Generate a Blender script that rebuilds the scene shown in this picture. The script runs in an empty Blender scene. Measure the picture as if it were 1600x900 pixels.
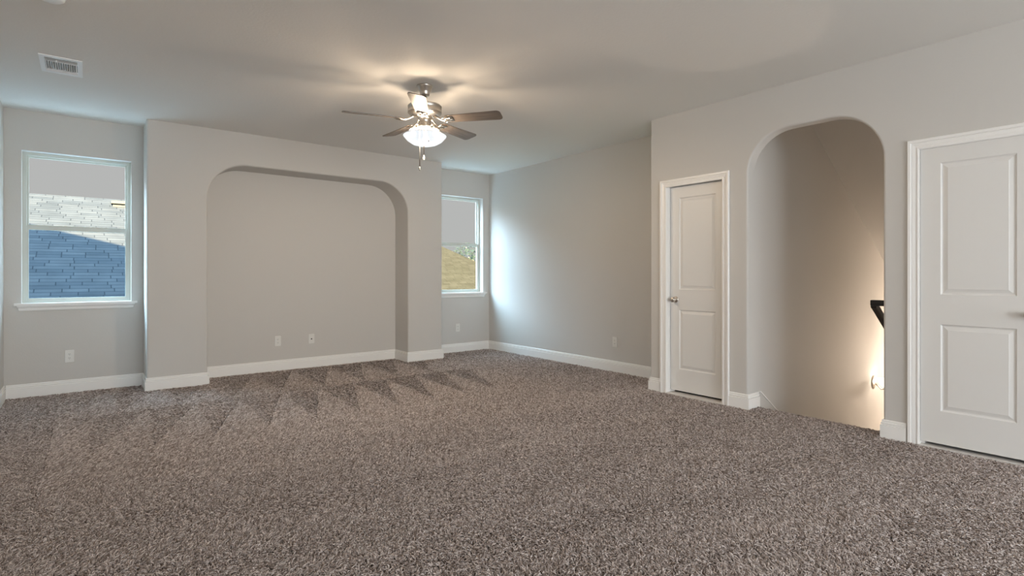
import bpy, bmesh, math, random
import numpy as np
from mathutils import Vector

random.seed(7)
rng = np.random.default_rng(7)
sc = bpy.context.scene
COL = sc.collection

# ---------------------------------------------------------------- camera
TH = 0.669
CAM_H = 1.1713
F_PX = 842.08
cam_d = bpy.data.cameras.new('camera')
cam_d.sensor_width = 36.0
cam_d.lens = F_PX / 1600 * 36
cam_d.shift_y = -(450 - 428.74) / 1600
cam_d.clip_start = 0.05
cam_d.clip_end = 200
cam = bpy.data.objects.new('camera', cam_d)
cam.location = (0, 0, CAM_H)
cam.rotation_euler = (math.pi / 2, 0, -TH)
COL.objects.link(cam)
sc.camera = cam

# ---------------------------------------------------------------- view, world, sun, daylight
sc.view_settings.view_transform = 'Standard'
sc.view_settings.look = 'None'
sc.view_settings.exposure = 0.20
sc.view_settings.gamma = 1.0
sc.view_settings.use_curve_mapping = False
sc.cycles.max_bounces = 14
sc.cycles.diffuse_bounces = 8
sc.cycles.transmission_bounces = 8
sc.cycles.transparent_max_bounces = 12
sc.cycles.sample_clamp_indirect = 6.0

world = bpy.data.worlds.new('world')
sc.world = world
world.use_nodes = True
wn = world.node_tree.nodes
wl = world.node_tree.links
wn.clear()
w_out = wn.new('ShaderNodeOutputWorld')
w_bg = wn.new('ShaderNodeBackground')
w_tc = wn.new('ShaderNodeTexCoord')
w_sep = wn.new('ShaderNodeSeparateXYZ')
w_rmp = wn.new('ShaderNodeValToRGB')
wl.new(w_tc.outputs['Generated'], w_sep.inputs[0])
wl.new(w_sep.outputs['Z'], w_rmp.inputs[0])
# sky boosted towards -X, out of view, to light the far right wall
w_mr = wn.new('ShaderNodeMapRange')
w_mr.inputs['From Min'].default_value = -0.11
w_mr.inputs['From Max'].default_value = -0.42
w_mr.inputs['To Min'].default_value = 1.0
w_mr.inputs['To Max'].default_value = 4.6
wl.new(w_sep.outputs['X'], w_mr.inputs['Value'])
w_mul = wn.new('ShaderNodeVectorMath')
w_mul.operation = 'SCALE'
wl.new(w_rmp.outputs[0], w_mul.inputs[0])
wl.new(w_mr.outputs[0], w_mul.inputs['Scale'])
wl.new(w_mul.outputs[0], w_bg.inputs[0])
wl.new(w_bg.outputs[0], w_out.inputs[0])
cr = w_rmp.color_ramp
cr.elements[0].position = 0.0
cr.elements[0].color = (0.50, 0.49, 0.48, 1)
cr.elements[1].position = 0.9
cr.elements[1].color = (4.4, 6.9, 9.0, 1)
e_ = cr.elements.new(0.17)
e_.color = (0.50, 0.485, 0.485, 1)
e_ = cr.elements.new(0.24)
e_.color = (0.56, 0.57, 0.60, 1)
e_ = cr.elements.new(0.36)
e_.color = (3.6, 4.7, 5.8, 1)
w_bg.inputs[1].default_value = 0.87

SUN_DIR = Vector((0.25, 1.0, -0.65)).normalized()
sun_d = bpy.data.lights.new('sun', 'SUN')
sun_d.energy = 84.0
sun_d.angle = math.radians(0.6)
sun_d.color = (1.0, 0.74, 0.42)
sun = bpy.data.objects.new('sun', sun_d)
sun.rotation_euler = SUN_DIR.to_track_quat('-Z', 'Y').to_euler()
sun.location = (0, -20, 20)
COL.objects.link(sun)


def area(name, loc, direction, sx, sy, power, color, portal=False):
    d = bpy.data.lights.new(name, 'AREA')
    d.shape = 'RECTANGLE'
    d.size = sx
    d.size_y = sy
    d.energy = power
    d.color = color
    if portal:
        d.cycles.is_portal = True
    o = bpy.data.objects.new(name, d)
    o.location = loc
    o.rotation_euler = Vector(direction).to_track_quat('-Z', 'Z').to_euler()
    COL.objects.link(o)
    return o


# fill light through windows added behind the camera (wall_front, wall_left)
FRONT_Y = -4.6
LEFT_X = -0.606
area('fill_light_front', (0.85, FRONT_Y - 0.06, 1.2), (0, 1, 0), 2.1, 2.0, 130, (0.88, 0.95, 1.0))
area('fill_light_front', (3.25, FRONT_Y - 0.06, 1.2), (0, 1, 0), 2.1, 2.0, 85, (0.88, 0.95, 1.0))
area('fill_light_side', (LEFT_X - 0.06, -2.2, 1.2), (1, 0, 0), 2.0, 2.0, 14, (0.88, 0.95, 1.0))
# sky light through the two visible windows
C_Y = 6.927
area('window_portal', (-0.055, C_Y + 0.22, 1.62), (0, -1, 0), 0.9, 1.5, 1, (1, 1, 1), True)
area('window_portal', (4.46, C_Y + 0.22, 1.62), (0, -1, 0), 0.9, 1.5, 1, (1, 1, 1), True)


# ---------------------------------------------------------------- materials
def mat(name, color=(0.8, 0.8, 0.8), rough=0.5, metal=0.0, spec=0.5):
    m = bpy.data.materials.new(name)
    m.use_nodes = True
    b = m.node_tree.nodes['Principled BSDF']
    b.inputs['Base Color'].default_value = (*color, 1)
    b.inputs['Roughness'].default_value = rough
    b.inputs['Metallic'].default_value = metal
    b.inputs['Specular IOR Level'].default_value = spec
    return m


def nodes_of(m):
    return m.node_tree.nodes, m.node_tree.links, m.node_tree.nodes['Principled BSDF']


def add_bump(m, scale, strength, dist=0.002, detail=3.0):
    n, l, b = nodes_of(m)
    tc = n.new('ShaderNodeTexCoord')
    ns = n.new('ShaderNodeTexNoise')
    ns.inputs['Scale'].default_value = scale
    ns.inputs['Detail'].default_value = detail
    bp = n.new('ShaderNodeBump')
    bp.inputs['Strength'].default_value = strength
    bp.inputs['Distance'].default_value = dist
    l.new(tc.outputs['Object'], ns.inputs['Vector'])
    l.new(ns.outputs[0], bp.inputs['Height'])
    l.new(bp.outputs[0], b.inputs['Normal'])
    return m


M_WALL = add_bump(mat('wall_paint', (0.63, 0.612, 0.585), 0.75, spec=0.25), 90, 0.25)
M_CEIL = add_bump(mat('ceiling_paint', (0.83, 0.81, 0.78), 0.9, spec=0.1), 60, 0.35, 0.003)
M_TRIM = mat('white_trim_paint', (0.90, 0.89, 0.87), 0.35, spec=0.4)
M_DOOR = add_bump(mat('white_door_paint', (0.78, 0.77, 0.75), 0.38, spec=0.4), 40, 0.05)
M_VINYL = mat('window_vinyl', (0.60, 0.62, 0.57), 0.4)
M_PLATE = mat('white_plastic', (0.78, 0.77, 0.74), 0.35)
M_DARK = mat('dark_slot', (0.03, 0.03, 0.03), 0.7)
M_NICKEL = mat('brushed_nickel', (0.62, 0.57, 0.51), 0.28, 1.0)
M_BLACK = mat('black_metal', (0.012, 0.012, 0.013), 0.4)
M_VENT = mat('vent_enamel', (0.95, 0.95, 0.95), 0.4)
M_VENTDARK = mat('vent_painted_shade', (0.05, 0.05, 0.045), 0.6)
M_TILE = mat('pale_threshold', (0.72, 0.69, 0.66), 0.6)
M_BASE = mat('carpet_backing', (0.05, 0.04, 0.035), 1.0, spec=0.0)


def glass_mat():
    m = bpy.data.materials.new('window_glass')
    m.use_nodes = True
    n, l = m.node_tree.nodes, m.node_tree.links
    n.clear()
    o = n.new('ShaderNodeOutputMaterial')
    t = n.new('ShaderNodeBsdfTransparent')
    t.inputs[0].default_value = (0.965, 0.985, 0.98, 1)
    l.new(t.outputs[0], o.inputs[0])
    return m


M_GLASS = glass_mat()


def shade_mat(name, emit, strength, transp=0.45, alb=0.02):
    """frosted lamp glass: lets light pass, scatters it and glows with its bulbs"""
    m = bpy.data.materials.new(name)
    m.use_nodes = True
    n, l = m.node_tree.nodes, m.node_tree.links
    n.clear()
    o = n.new('ShaderNodeOutputMaterial')
    tr = n.new('ShaderNodeBsdfTransparent')
    tl = n.new('ShaderNodeBsdfTranslucent')
    tl.inputs[0].default_value = (alb, alb, alb, 1)
    em = n.new('ShaderNodeEmission')
    em.inputs[0].default_value = (*emit, 1)
    em.inputs[1].default_value = strength
    mx = n.new('ShaderNodeMixShader')
    mx.inputs[0].default_value = transp
    l.new(tl.outputs[0], mx.inputs[1])
    l.new(tr.outputs[0], mx.inputs[2])
    ad = n.new('ShaderNodeAddShader')
    l.new(mx.outputs[0], ad.inputs[0])
    l.new(em.outputs[0], ad.inputs[1])
    l.new(ad.outputs[0], o.inputs[0])
    return m


def wood_mat():
    m = mat('fan_blade_wood', (0.15, 0.12, 0.10), 0.42)
    n, l, b = nodes_of(m)
    tc = n.new('ShaderNodeTexCoord')
    mp = n.new('ShaderNodeMapping')
    mp.inputs['Scale'].default_value = (3, 60, 60)
    ns = n.new('ShaderNodeTexNoise')
    ns.inputs['Scale'].default_value = 1.5
    ns.inputs['Detail'].default_value = 5
    r = n.new('ShaderNodeValToRGB')
    r.color_ramp.elements[0].position = 0.3
    r.color_ramp.elements[0].color = (0.095, 0.075, 0.062, 1)
    r.color_ramp.elements[1].position = 0.7
    r.color_ramp.elements[1].color = (0.21, 0.17, 0.14, 1)
    l.new(tc.outputs['Object'], mp.inputs[0])
    l.new(mp.outputs[0], ns.inputs['Vector'])
    l.new(ns.outputs[0], r.inputs[0])
    l.new(r.outputs[0], b.inputs['Base Color'])
    return m


M_WOOD = wood_mat()


def shingle_mat(name, c1, c2, mort):
    m = mat(name, c1, 1.0, spec=0.0)
    n, l, b = nodes_of(m)
    uv = n.new('ShaderNodeUVMap')
    br = n.new('ShaderNodeTexBrick')
    br.inputs['Color1'].default_value = (*c1, 1)
    br.inputs['Color2'].default_value = (*c2, 1)
    br.inputs['Mortar'].default_value = (*mort, 1)
    br.inputs['Scale'].default_value = 1.0
    br.inputs['Mortar Size'].default_value = 0.008
    br.inputs['Mortar Smooth'].default_value = 0.3
    br.inputs['Brick Width'].default_value = 0.30
    br.inputs['Row Height'].default_value = 0.115
    br.offset = 0.0
    br.squash = 1.6
    br.squash_frequency = 3
    ns = n.new('ShaderNodeTexNoise')
    ns.inputs['Scale'].default_value = 3
    ns.inputs['Detail'].default_value = 6
    hs = n.new('ShaderNodeMixRGB')
    hs.blend_type = 'MULTIPLY'
    hs.inputs[0].default_value = 0.5
    rp = n.new('ShaderNodeValToRGB')
    rp.color_ramp.elements[0].position = 0.3
    rp.color_ramp.elements[0].color = (0.65, 0.65, 0.65, 1)
    rp.color_ramp.elements[1].position = 0.65
    sp = n.new('ShaderNodeSeparateXYZ')
    l.new(uv.outputs[0], sp.inputs[0])
    dv = n.new('ShaderNodeMath')
    dv.operation = 'DIVIDE'
    dv.inputs[1].default_value = 0.115
    l.new(sp.outputs['Y'], dv.inputs[0])
    fl_ = n.new('ShaderNodeMath')
    fl_.operation = 'FLOOR'
    l.new(dv.outputs[0], fl_.inputs[0])
    wnz = n.new('ShaderNodeTexWhiteNoise')
    wnz.noise_dimensions = '1D'
    l.new(fl_.outputs[0], wnz.inputs['W'])
    ad = n.new('ShaderNodeMath')
    ad.operation = 'MULTIPLY_ADD'
    ad.inputs[1].default_value = 0.9
    l.new(wnz.outputs['Value'], ad.inputs[0])
    l.new(sp.outputs['X'], ad.inputs[2])
    cb = n.new('ShaderNodeCombineXYZ')
    l.new(ad.outputs[0], cb.inputs[0])
    l.new(sp.outputs['Y'], cb.inputs[1])
    l.new(cb.outputs[0], br.inputs['Vector'])
    l.new(uv.outputs[0], ns.inputs['Vector'])
    l.new(ns.outputs[0], rp.inputs[0])
    l.new(br.outputs[0], hs.inputs[1])
    l.new(rp.outputs[0], hs.inputs[2])
    l.new(hs.outputs[0], b.inputs['Base Color'])
    return m


M_SH_L = shingle_mat('grey_shingles', (0.030, 0.034, 0.039), (0.022, 0.026, 0.031), (0.013, 0.0155, 0.019))
M_SH_R = shingle_mat('tan_shingles', (0.0215, 0.0205, 0.0155), (0.0170, 0.0162, 0.0120), (0.0105, 0.010, 0.0075))
M_LEAF = mat('leaf_green', (0.014, 0.022, 0.016), 0.8, spec=0.1)
M_BARK = mat('bark', (0.12, 0.09, 0.07), 0.9)
M_SIDING = mat('house_siding', (0.55, 0.50, 0.42), 0.8)
M_OWNROOF = mat('roof_covering', (0.25, 0.23, 0.21), 0.9)


def carpet_mat():
    m = mat('carpet_yarn', (0.3, 0.26, 0.23), 0.95, spec=0.05)
    n, l, b = nodes_of(m)
    at = n.new('ShaderNodeAttribute')
    at.attribute_name = 'tint'
    r = n.new('ShaderNodeValToRGB')
    e = r.color_ramp.elements
    e[0].position = 0.0
    e[0].color = (0.21, 0.165, 0.14, 1)
    e[1].position = 1.0
    e[1].color = (0.74, 0.66, 0.63, 1)
    x = e.new(0.5)
    x.color = (0.43, 0.37, 0.345, 1)
    l.new(at.outputs['Fac'], r.inputs[0])
    l.new(r.outputs[0], b.inputs['Base Color'])
    return m


M_YARN = carpet_mat()
M_STAIRCARPET = add_bump(mat('stair_carpet', (0.27, 0.23, 0.20), 1.0, spec=0.0), 150, 1.0, 0.01)


# ---------------------------------------------------------------- mesh helpers
def link(name, bm, m, parent=None, smooth=False):
    bmesh.ops.recalc_face_normals(bm, faces=bm.faces[:])
    me = bpy.data.meshes.new(name)
    bm.to_mesh(me)
    bm.free()
    for mm in (m if isinstance(m, (list, tuple)) else [m]):
        me.materials.append(mm)
    if smooth:
        me.shade_smooth()
    o = bpy.data.objects.new(name, me)
    COL.objects.link(o)
    if parent is not None:
        o.parent = parent
    return o


def box(bm, x0, x1, y0, y1, z0, z1):
    v = [bm.verts.new((x, y, z)) for x in (x0, x1) for y in (y0, y1) for z in (z0, z1)]
    for f in ((0, 1, 3, 2), (4, 6, 7, 5), (0, 4, 5, 1), (2, 3, 7, 6), (0, 2, 6, 4), (1, 5, 7, 3)):
        bm.faces.new([v[i] for i in f])
    return v


def boxes(name, lst, m, parent=None):
    bm = bmesh.new()
    for b in lst:
        box(bm, *b)
    return link(name, bm, m, parent)


def prism(bm, pts, a0, a1, axis):
    """closed polygon pts in the two other axes, extruded along axis from a0 to a1"""
    def mk(p, a):
        if axis == 'y':
            return (p[0], a, p[1])
        if axis == 'x':
            return (a, p[0], p[1])
        return (p[0], p[1], a)
    A = [bm.verts.new(mk(p, a0)) for p in pts]
    B = [bm.verts.new(mk(p, a1)) for p in pts]
    bm.faces.new(A)
    bm.faces.new(B[::-1])
    n = len(pts)
    for i in range(n):
        j = (i + 1) % n
        bm.faces.new([A[i], A[j], B[j], B[i]])


def lathe(bm, prof, n=48, c=(0, 0, 0), cap=False):
    rings = []
    for r, z in prof:
        if r < 1e-6:
            rings.append([bm.verts.new((c[0], c[1], c[2] + z))])
        else:
            rings.append([bm.verts.new((c[0] + r * math.cos(2 * math.pi * k / n), c[1] + r * math.sin(2 * math.pi * k / n), c[2] + z)) for k in range(n)])
    for a, b in zip(rings, rings[1:]):
        for k in range(n):
            j = (k + 1) % n
            if len(a) == 1 and len(b) == 1:
                continue
            if len(a) == 1:
                bm.faces.new([a[0], b[k], b[j]])
            elif len(b) == 1:
                bm.faces.new([a[k], a[j], b[0]])
            else:
                bm.faces.new([a[k], a[j], b[j], b[k]])


def tube(bm, pts, r, n=8):
    pts = [Vector(p) for p in pts]
    rr = r if isinstance(r, (list, tuple)) else [r] * len(pts)
    rings = []
    up = Vector((0, 0, 1))
    for i, p in enumerate(pts):
        d = (pts[min(i + 1, len(pts) - 1)] - pts[max(i - 1, 0)]).normalized()
        u = d.cross(up)
        if u.length < 1e-3:
            u = d.cross(Vector((1, 0, 0)))
        u.normalize()
        v = d.cross(u).normalized()
        rings.append([bm.verts.new(p + (u * math.cos(2 * math.pi * k / n) + v * math.sin(2 * math.pi * k / n)) * rr[i]) for k in range(n)])
    for a, b in zip(rings, rings[1:]):
        for k in range(n):
            j = (k + 1) % n
            bm.faces.new([a[k], a[j], b[j], b[k]])
    bm.faces.new(rings[0][::-1])
    bm.faces.new(rings[-1])


def struct(o):
    o['kind'] = 'structure'
    return o


def empty(name, loc=(0, 0, 0)):
    o = bpy.data.objects.new(name, None)
    o.location = loc
    COL.objects.link(o)
    return o


def tag(o, label, cat, group=None, kind=None):
    o['label'] = label
    o['category'] = cat
    if group:
        o['group'] = group
    if kind:
        o['kind'] = kind
    return o


def bevel_mod(o, w, seg=4, angle=40):
    md = o.modifiers.new('bullnose', 'BEVEL')
    md.width = w
    md.segments = seg
    md.limit_method = 'ANGLE'
    md.angle_limit = math.radians(angle)
    md.harden_normals = False
    o.data.shade_smooth()
    wn_ = o.modifiers.new('normals', 'WEIGHTED_NORMAL')
    wn_.keep_sharp = True
    return o


# ---------------------------------------------------------------- room dimensions
H = 2.74
A_X = 4.5215       # near right wall (doors, arch)
B_X = 5.0131       # far right wall
D_Y = 6.5463       # front of the bump-out
E_Y = 3.4399       # end of the near right wall
G_X, HH_X = 0.4806, 3.9253
T_R = 0.12         # right wall thickness
BT = 0.016
S_Y1, S_Y0 = 2.4075, 1.3925   # stair hall side walls
FZ = -0.012        # carpet backing height

# floor slab and ceiling
struct(boxes('floor', [(LEFT_X - 0.15, A_X + 0.14, FRONT_Y - 0.15, C_Y + 0.15, -0.25, FZ),
                       (A_X + 0.14, B_X + 0.1, E_Y, C_Y + 0.15, -0.25, FZ)], M_BASE))
struct(boxes('ceiling', [(LEFT_X - 0.15, B_X + 0.15, FRONT_Y - 0.15, C_Y + 0.2, H, H + 0.14)], M_CEIL))


def wall_with_holes_y(name, x0, x1, y0, y1, z0, z1, holes):
    """wall whose plane is XZ, thickness along Y, with rectangular holes (hx0,hx1,hz0,hz1)"""
    L = []
    x = x0
    for (a, b, c, d) in sorted(holes):
        L.append((x, a, y0, y1, z0, z1))
        L.append((a, b, y0, y1, z0, c))
        L.append((a, b, y0, y1, d, z1))
        x = b
    L.append((x, x1, y0, y1, z0, z1))
    bm = bmesh.new()
    for q in L:
        box(bm, *q)
    bmesh.ops.remove_doubles(bm, verts=bm.verts[:], dist=1e-5)
    # drop the doubled inner faces
    seen = {}
    for f in bm.faces[:]:
        k = tuple(sorted(v.index for v in f.verts))
    bm.verts.index_update()
    for f in bm.faces[:]:
        k = tuple(sorted(v.index for v in f.verts))
        seen.setdefault(k, []).append(f)
    dead = [f for fs in seen.values() if len(fs) > 1 for f in fs]
    bmesh.ops.delete(bm, geom=dead, context='FACES_ONLY')
    return struct(link(name, bm, M_WALL))


WL = (-0.482, 0.374, 0.893, 2.359)
WR = (4.035, 4.893, 0.893, 2.359)
wall_with_holes_y('wall_back', LEFT_X - 0.15, B_X + 0.15, C_Y, C_Y + 0.18, -0.25, H + 0.02, [WL, WR])
FW1 = (-0.2, 1.9, 0.2, 2.2)
FW2 = (2.2, 4.3, 0.2, 2.2)
wall_with_holes_y('wall_front', LEFT_X - 0.15, A_X + 0.15, FRONT_Y - 0.15, FRONT_Y, -0.25, H + 0.02, [FW1, FW2])
bm = bmesh.new()
lw = (-3.2, -1.2, 0.2, 2.2)
for q in ((LEFT_X - 0.15, LEFT_X, lw[1], C_Y + 0.1, -0.25, H + 0.02), (LEFT_X - 0.15, LEFT_X, FRONT_Y - 0.1, lw[0], -0.25, H + 0.02),
          (LEFT_X - 0.15, LEFT_X, lw[0], lw[1], -0.25, lw[2]), (LEFT_X - 0.15, LEFT_X, lw[0], lw[1], lw[3], H + 0.02)):
    box(bm, *q)
struct(link('wall_left', bm, M_WALL))

# far right wall and its return behind the near wall
struct(boxes('wall_right_far', [(B_X, B_X + 0.15, E_Y - 0.1, C_Y + 0.1, -0.25, H + 0.02)], M_WALL))
struct(boxes('wall_right_return', [(A_X + T_R - 0.002, B_X + 0.1, E_Y - 0.11, E_Y - 0.01, -0.25, H + 0.02)], M_WALL))


def arc(cx, cz, r, a0, a1, n=14, rx=None):
    rx = rx or r
    return [(cx + rx * math.cos(math.radians(a0 + (a1 - a0) * i / n)), cz + r * math.sin(math.radians(a0 + (a1 - a0) * i / n))) for i in range(n + 1)]


# bump-out with the arched niche (outline in XZ, extruded along Y)
NX0, NX1, NZ, NR = 1.02, 3.3955, 2.381, 0.40
pts = [(G_X, -0.1), (NX0, -0.1)]
pts += arc(NX0 + NR, NZ - NR, NR, 180, 90)
pts += arc(NX1 - NR, NZ - NR, NR, 90, 0)
pts += [(NX1, -0.1), (HH_X, -0.1), (HH_X, H + 0.08), (G_X, H + 0.08)]
bm = bmesh.new()
prism(bm, pts, D_Y, C_Y + 0.06, 'y')
o = struct(link('wall_niche', bm, M_WALL))
bevel_mod(o, 0.019)

# near right wall: outline in YZ with the arch and two door openings, extruded along X
D1 = (2.645, 3.247, 2.04)
D2 = (0.565, 1.176, 2.04)
AY0, AY1, AZ = 1.392, 2.408, 2.385
AR = 0.40
pts = [(FRONT_Y - 0.1, -0.1), (D2[0] - 0.02, -0.1), (D2[0] - 0.02, D2[2] + 0.02), (D2[1] + 0.02, D2[2] + 0.02), (D2[1] + 0.02, -0.1), (AY0, -0.1)]
pts += arc(AY0 + 0.37, AZ - 0.37, 0.37, 180, 90)
pts += arc(AY1 - 0.34, AZ - 0.34, 0.34, 90, 0)
pts += [(AY1, -0.1), (D1[0] - 0.02, -0.1), (D1[0] - 0.02, D1[2] + 0.02), (D1[1] + 0.02, D1[2] + 0.02), (D1[1] + 0.02, -0.1), (E_Y, -0.1),
        (E_Y, H + 0.08), (FRONT_Y - 0.1, H + 0.08)]
bm = bmesh.new()
prism(bm, pts, A_X, A_X + T_R, 'x')
o = struct(link('wall_right_near', bm, M_WALL))
bevel_mod(o, 0.017)

# stair hall: side walls, end wall, flat ceiling that turns into the slope
SL = 0.66
NOSE_X = 4.675
SX1 = 9.2
ZB = -2.75
struct(boxes('wall_stair_left', [(A_X + 0.03, SX1, S_Y1, S_Y1 + 0.09, ZB, H + 0.3)], M_WALL))
struct(boxes('wall_stair_right', [(A_X + 0.03, SX1, S_Y0 - 0.1, S_Y0, ZB, H + 0.3)], M_WALL))
struct(boxes('wall_stair_end', [(SX1, SX1 + 0.1, S_Y0 - 0.1, S_Y1 + 0.09, ZB, H + 0.3)], M_WALL))
bm = bmesh.new()
KX = 5.71
prism(bm, [(A_X + T_R - 0.05, H), (KX, H), (SX1 + 0.1, H - SL * (SX1 + 0.1 - KX)), (SX1 + 0.1, H + 0.2), (A_X + T_R - 0.05, H + 0.2)], S_Y0 - 0.05, S_Y1 + 0.05, 'y')
struct(link('ceiling_stair', bm, M_WALL))
struct(boxes('floor_stair', [(A_X, SX1 + 0.1, S_Y0 - 0.1, S_Y1 + 0.09, ZB - 0.1, ZB)], M_BASE))
# closets behind the two doors, closed off
struct(boxes('wall_closet', [(A_X + T_R + 0.5, A_X + T_R + 0.56, FRONT_Y, S_Y0 - 0.1, -0.2, H),
                             (A_X + T_R + 0.5, A_X + T_R + 0.56, S_Y1 + 0.08, E_Y - 0.1, -0.2, H),
                             (A_X + T_R, A_X + T_R + 0.52, 0.3, 0.35, -0.1, H)], M_WALL))
struct(boxes('floor_closet', [(A_X + 0.14, A_X + T_R + 0.56, FRONT_Y, S_Y0 - 0.1, -0.2, FZ),
                              (A_X + 0.14, A_X + T_R + 0.56, S_Y1 + 0.08, E_Y, -0.2, FZ)], M_BASE))

# stairs
st = empty('staircase', (NOSE_X, (S_Y0 + S_Y1) / 2, 0))
tag(st, 'carpeted stairs running down behind the tall arched opening', 'stairs')
NST = 13
RISE, RUN = 0.1935, 0.1935 / SL
bm = bmesh.new()
box(bm, -0.016, 0.03, S_Y0 - st.location.y + 0.001, S_Y1 - st.location.y - 0.016, -0.19, FZ)
prof_pts = []
for k in range(NST):
    x = k * RUN
    z = -(k + 1) * RISE + 0.0
    box(bm, x + 0.0, x + RUN + 0.02, S_Y0 - st.location.y + 0.016, S_Y1 - st.location.y - 0.016, z - 0.19, z)
link('tread_carpet', bm, M_STAIRCARPET, st)
# skirt boards
for nm, y0, y1 in (('skirt_board', S_Y1 - 0.015, S_Y1 - 0.001), ('skirt_board', S_Y0 + 0.001, S_Y0 + 0.015)):
    bm = bmesh.new()
    L_ = 3.6
    prism(bm, [(0.03, -0.30), (0.03, 0.125), (0.04, 0.120), (0.04 + L_, 0.120 - 0.70 * L_), (0.04 + L_, -0.30 - 0.70 * L_)],
          y0 - st.location.y, y1 - st.location.y, 'y')
    link(nm, bm, M_WALL, st)
    bm = bmesh.new()
    ya, yb = (y0 - 0.004, y1) if y0 > 2 else (y0, y1 + 0.004)
    prism(bm, [(0.03, 0.126), (0.04, 0.121), (0.04 + L_, 0.121 - 0.70 * L_), (0.04 + L_, 0.131 - 0.70 * L_), (0.043, 0.131), (0.03, 0.136)],
          ya - st.location.y, yb - st.location.y, 'y')
    link('skirt_cap', bm, M_TRIM, st)

# ---------------------------------------------------------------- baseboards
BH = 0.125
BPROF = [(0, FZ), (BT, FZ), (BT, 0.086), (BT - 0.001, 0.0875), (0.0050, 0.0885), (0.0050, 0.0935), (0.0120, 0.0945), (0.0125, 0.101), (0.0105, 0.106), (0.0035, 0.1075), (0.0035, 0.1120), (0.0080, 0.1130), (0.0078, 0.119), (0.0035, BH), (0, BH)]


def baseboard(name, path):
    """path in plan, the room on its right-hand side; mitred corners"""
    P = [Vector(p) for p in path]
    n = len(P)
    dirs = [(P[i + 1] - P[i]).normalized() for i in range(n - 1)]
    nor = [Vector((d.y, -d.x)) for d in dirs]
    off = []
    for i in range(n):
        if i == 0:
            off.append(nor[0])
        elif i == n - 1:
            off.append(nor[-1])
        else:
            s = nor[i - 1] + nor[i]
            off.append(s / max(1e-6, s.dot(nor[i])))
    bm = bmesh.new()
    rings = [[bm.verts.new((P[i].x + off[i].x * w, P[i].y + off[i].y * w, z)) for w, z in BPROF] for i in range(n)]
    m_ = len(BPROF)
    for a, b in zip(rings, rings[1:]):
        for k in range(m_):
            j = (k + 1) % m_
            bm.faces.new([a[k], a[j], b[j], b[k]])
    bm.faces.new(rings[0])
    bm.faces.new(rings[-1][::-1])
    return struct(link(name, bm, M_TRIM))


baseboard('baseboard_left', [(LEFT_X, FRONT_Y), (LEFT_X, C_Y - 0.001), ])
baseboard('baseboard_back', [(LEFT_X + BT, C_Y), (G_X, C_Y)])
baseboard('baseboard_niche', [(G_X, C_Y - BT), (G_X, D_Y), (NX0, D_Y), (NX0, C_Y), (NX1, C_Y), (NX1, D_Y), (HH_X, D_Y), (HH_X, C_Y - BT)])
baseboard('baseboard_back_corner', [(HH_X, C_Y), (B_X - BT, C_Y)])
baseboard('baseboard_right_far', [(B_X, C_Y), (B_X, E_Y), ])
baseboard('baseboard_right_near', [(B_X - BT, E_Y), (A_X, E_Y), (A_X, D1[1] + 0.072)])
baseboard('baseboard_arch_left', [(A_X, D1[0] - 0.066), (A_X, AY1), (NOSE_X + 0.03, AY1 - 0.0)])
baseboard('baseboard_arch_right', [(NOSE_X + 0.03, AY0), (A_X, AY0), (A_X, D2[1] + 0.075)])
baseboard('baseboard_right_front', [(A_X, D2[0] - 0.075), (A_X, FRONT_Y)])

# ---------------------------------------------------------------- doors
CPROF = [(0.0, 0.0), (0.0, 0.009), (0.009, 0.012), (0.015, 0.012), (0.017, 0.006), (0.022, 0.006), (0.025, 0.009), (0.042, 0.012), (0.044, 0.010), (0.048, 0.010), (0.050, 0.019), (0.066, 0.020), (0.070, 0.016), (0.070, 0.0)]


def casing(parent, y0, y1, z1, ox):
    """mitred three-sided casing round opening y0..y1 up to z1 on the wall plane x = A_X"""
    bm = bmesh.new()
    path = [(y0, FZ, -1, 0), (y0, z1, -1, 1), (y1, z1, 1, 1), (y1, FZ, 1, 0)]
    rings = [[bm.verts.new((A_X - t - ox[0], y + sy * w - ox[1], z + sz * w - ox[2])) for w, t in CPROF] for (y, z, sy, sz) in path]
    m_ = len(CPROF)
    for a, b in zip(rings, rings[1:]):
        for k in range(m_):
            j = (k + 1) % m_
            bm.faces.new([a[k], a[j], b[j], b[k]])
    bm.faces.new(rings[0])
    bm.faces.new(rings[-1][::-1])
    return link('door_casing', bm, M_TRIM, parent)


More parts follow.
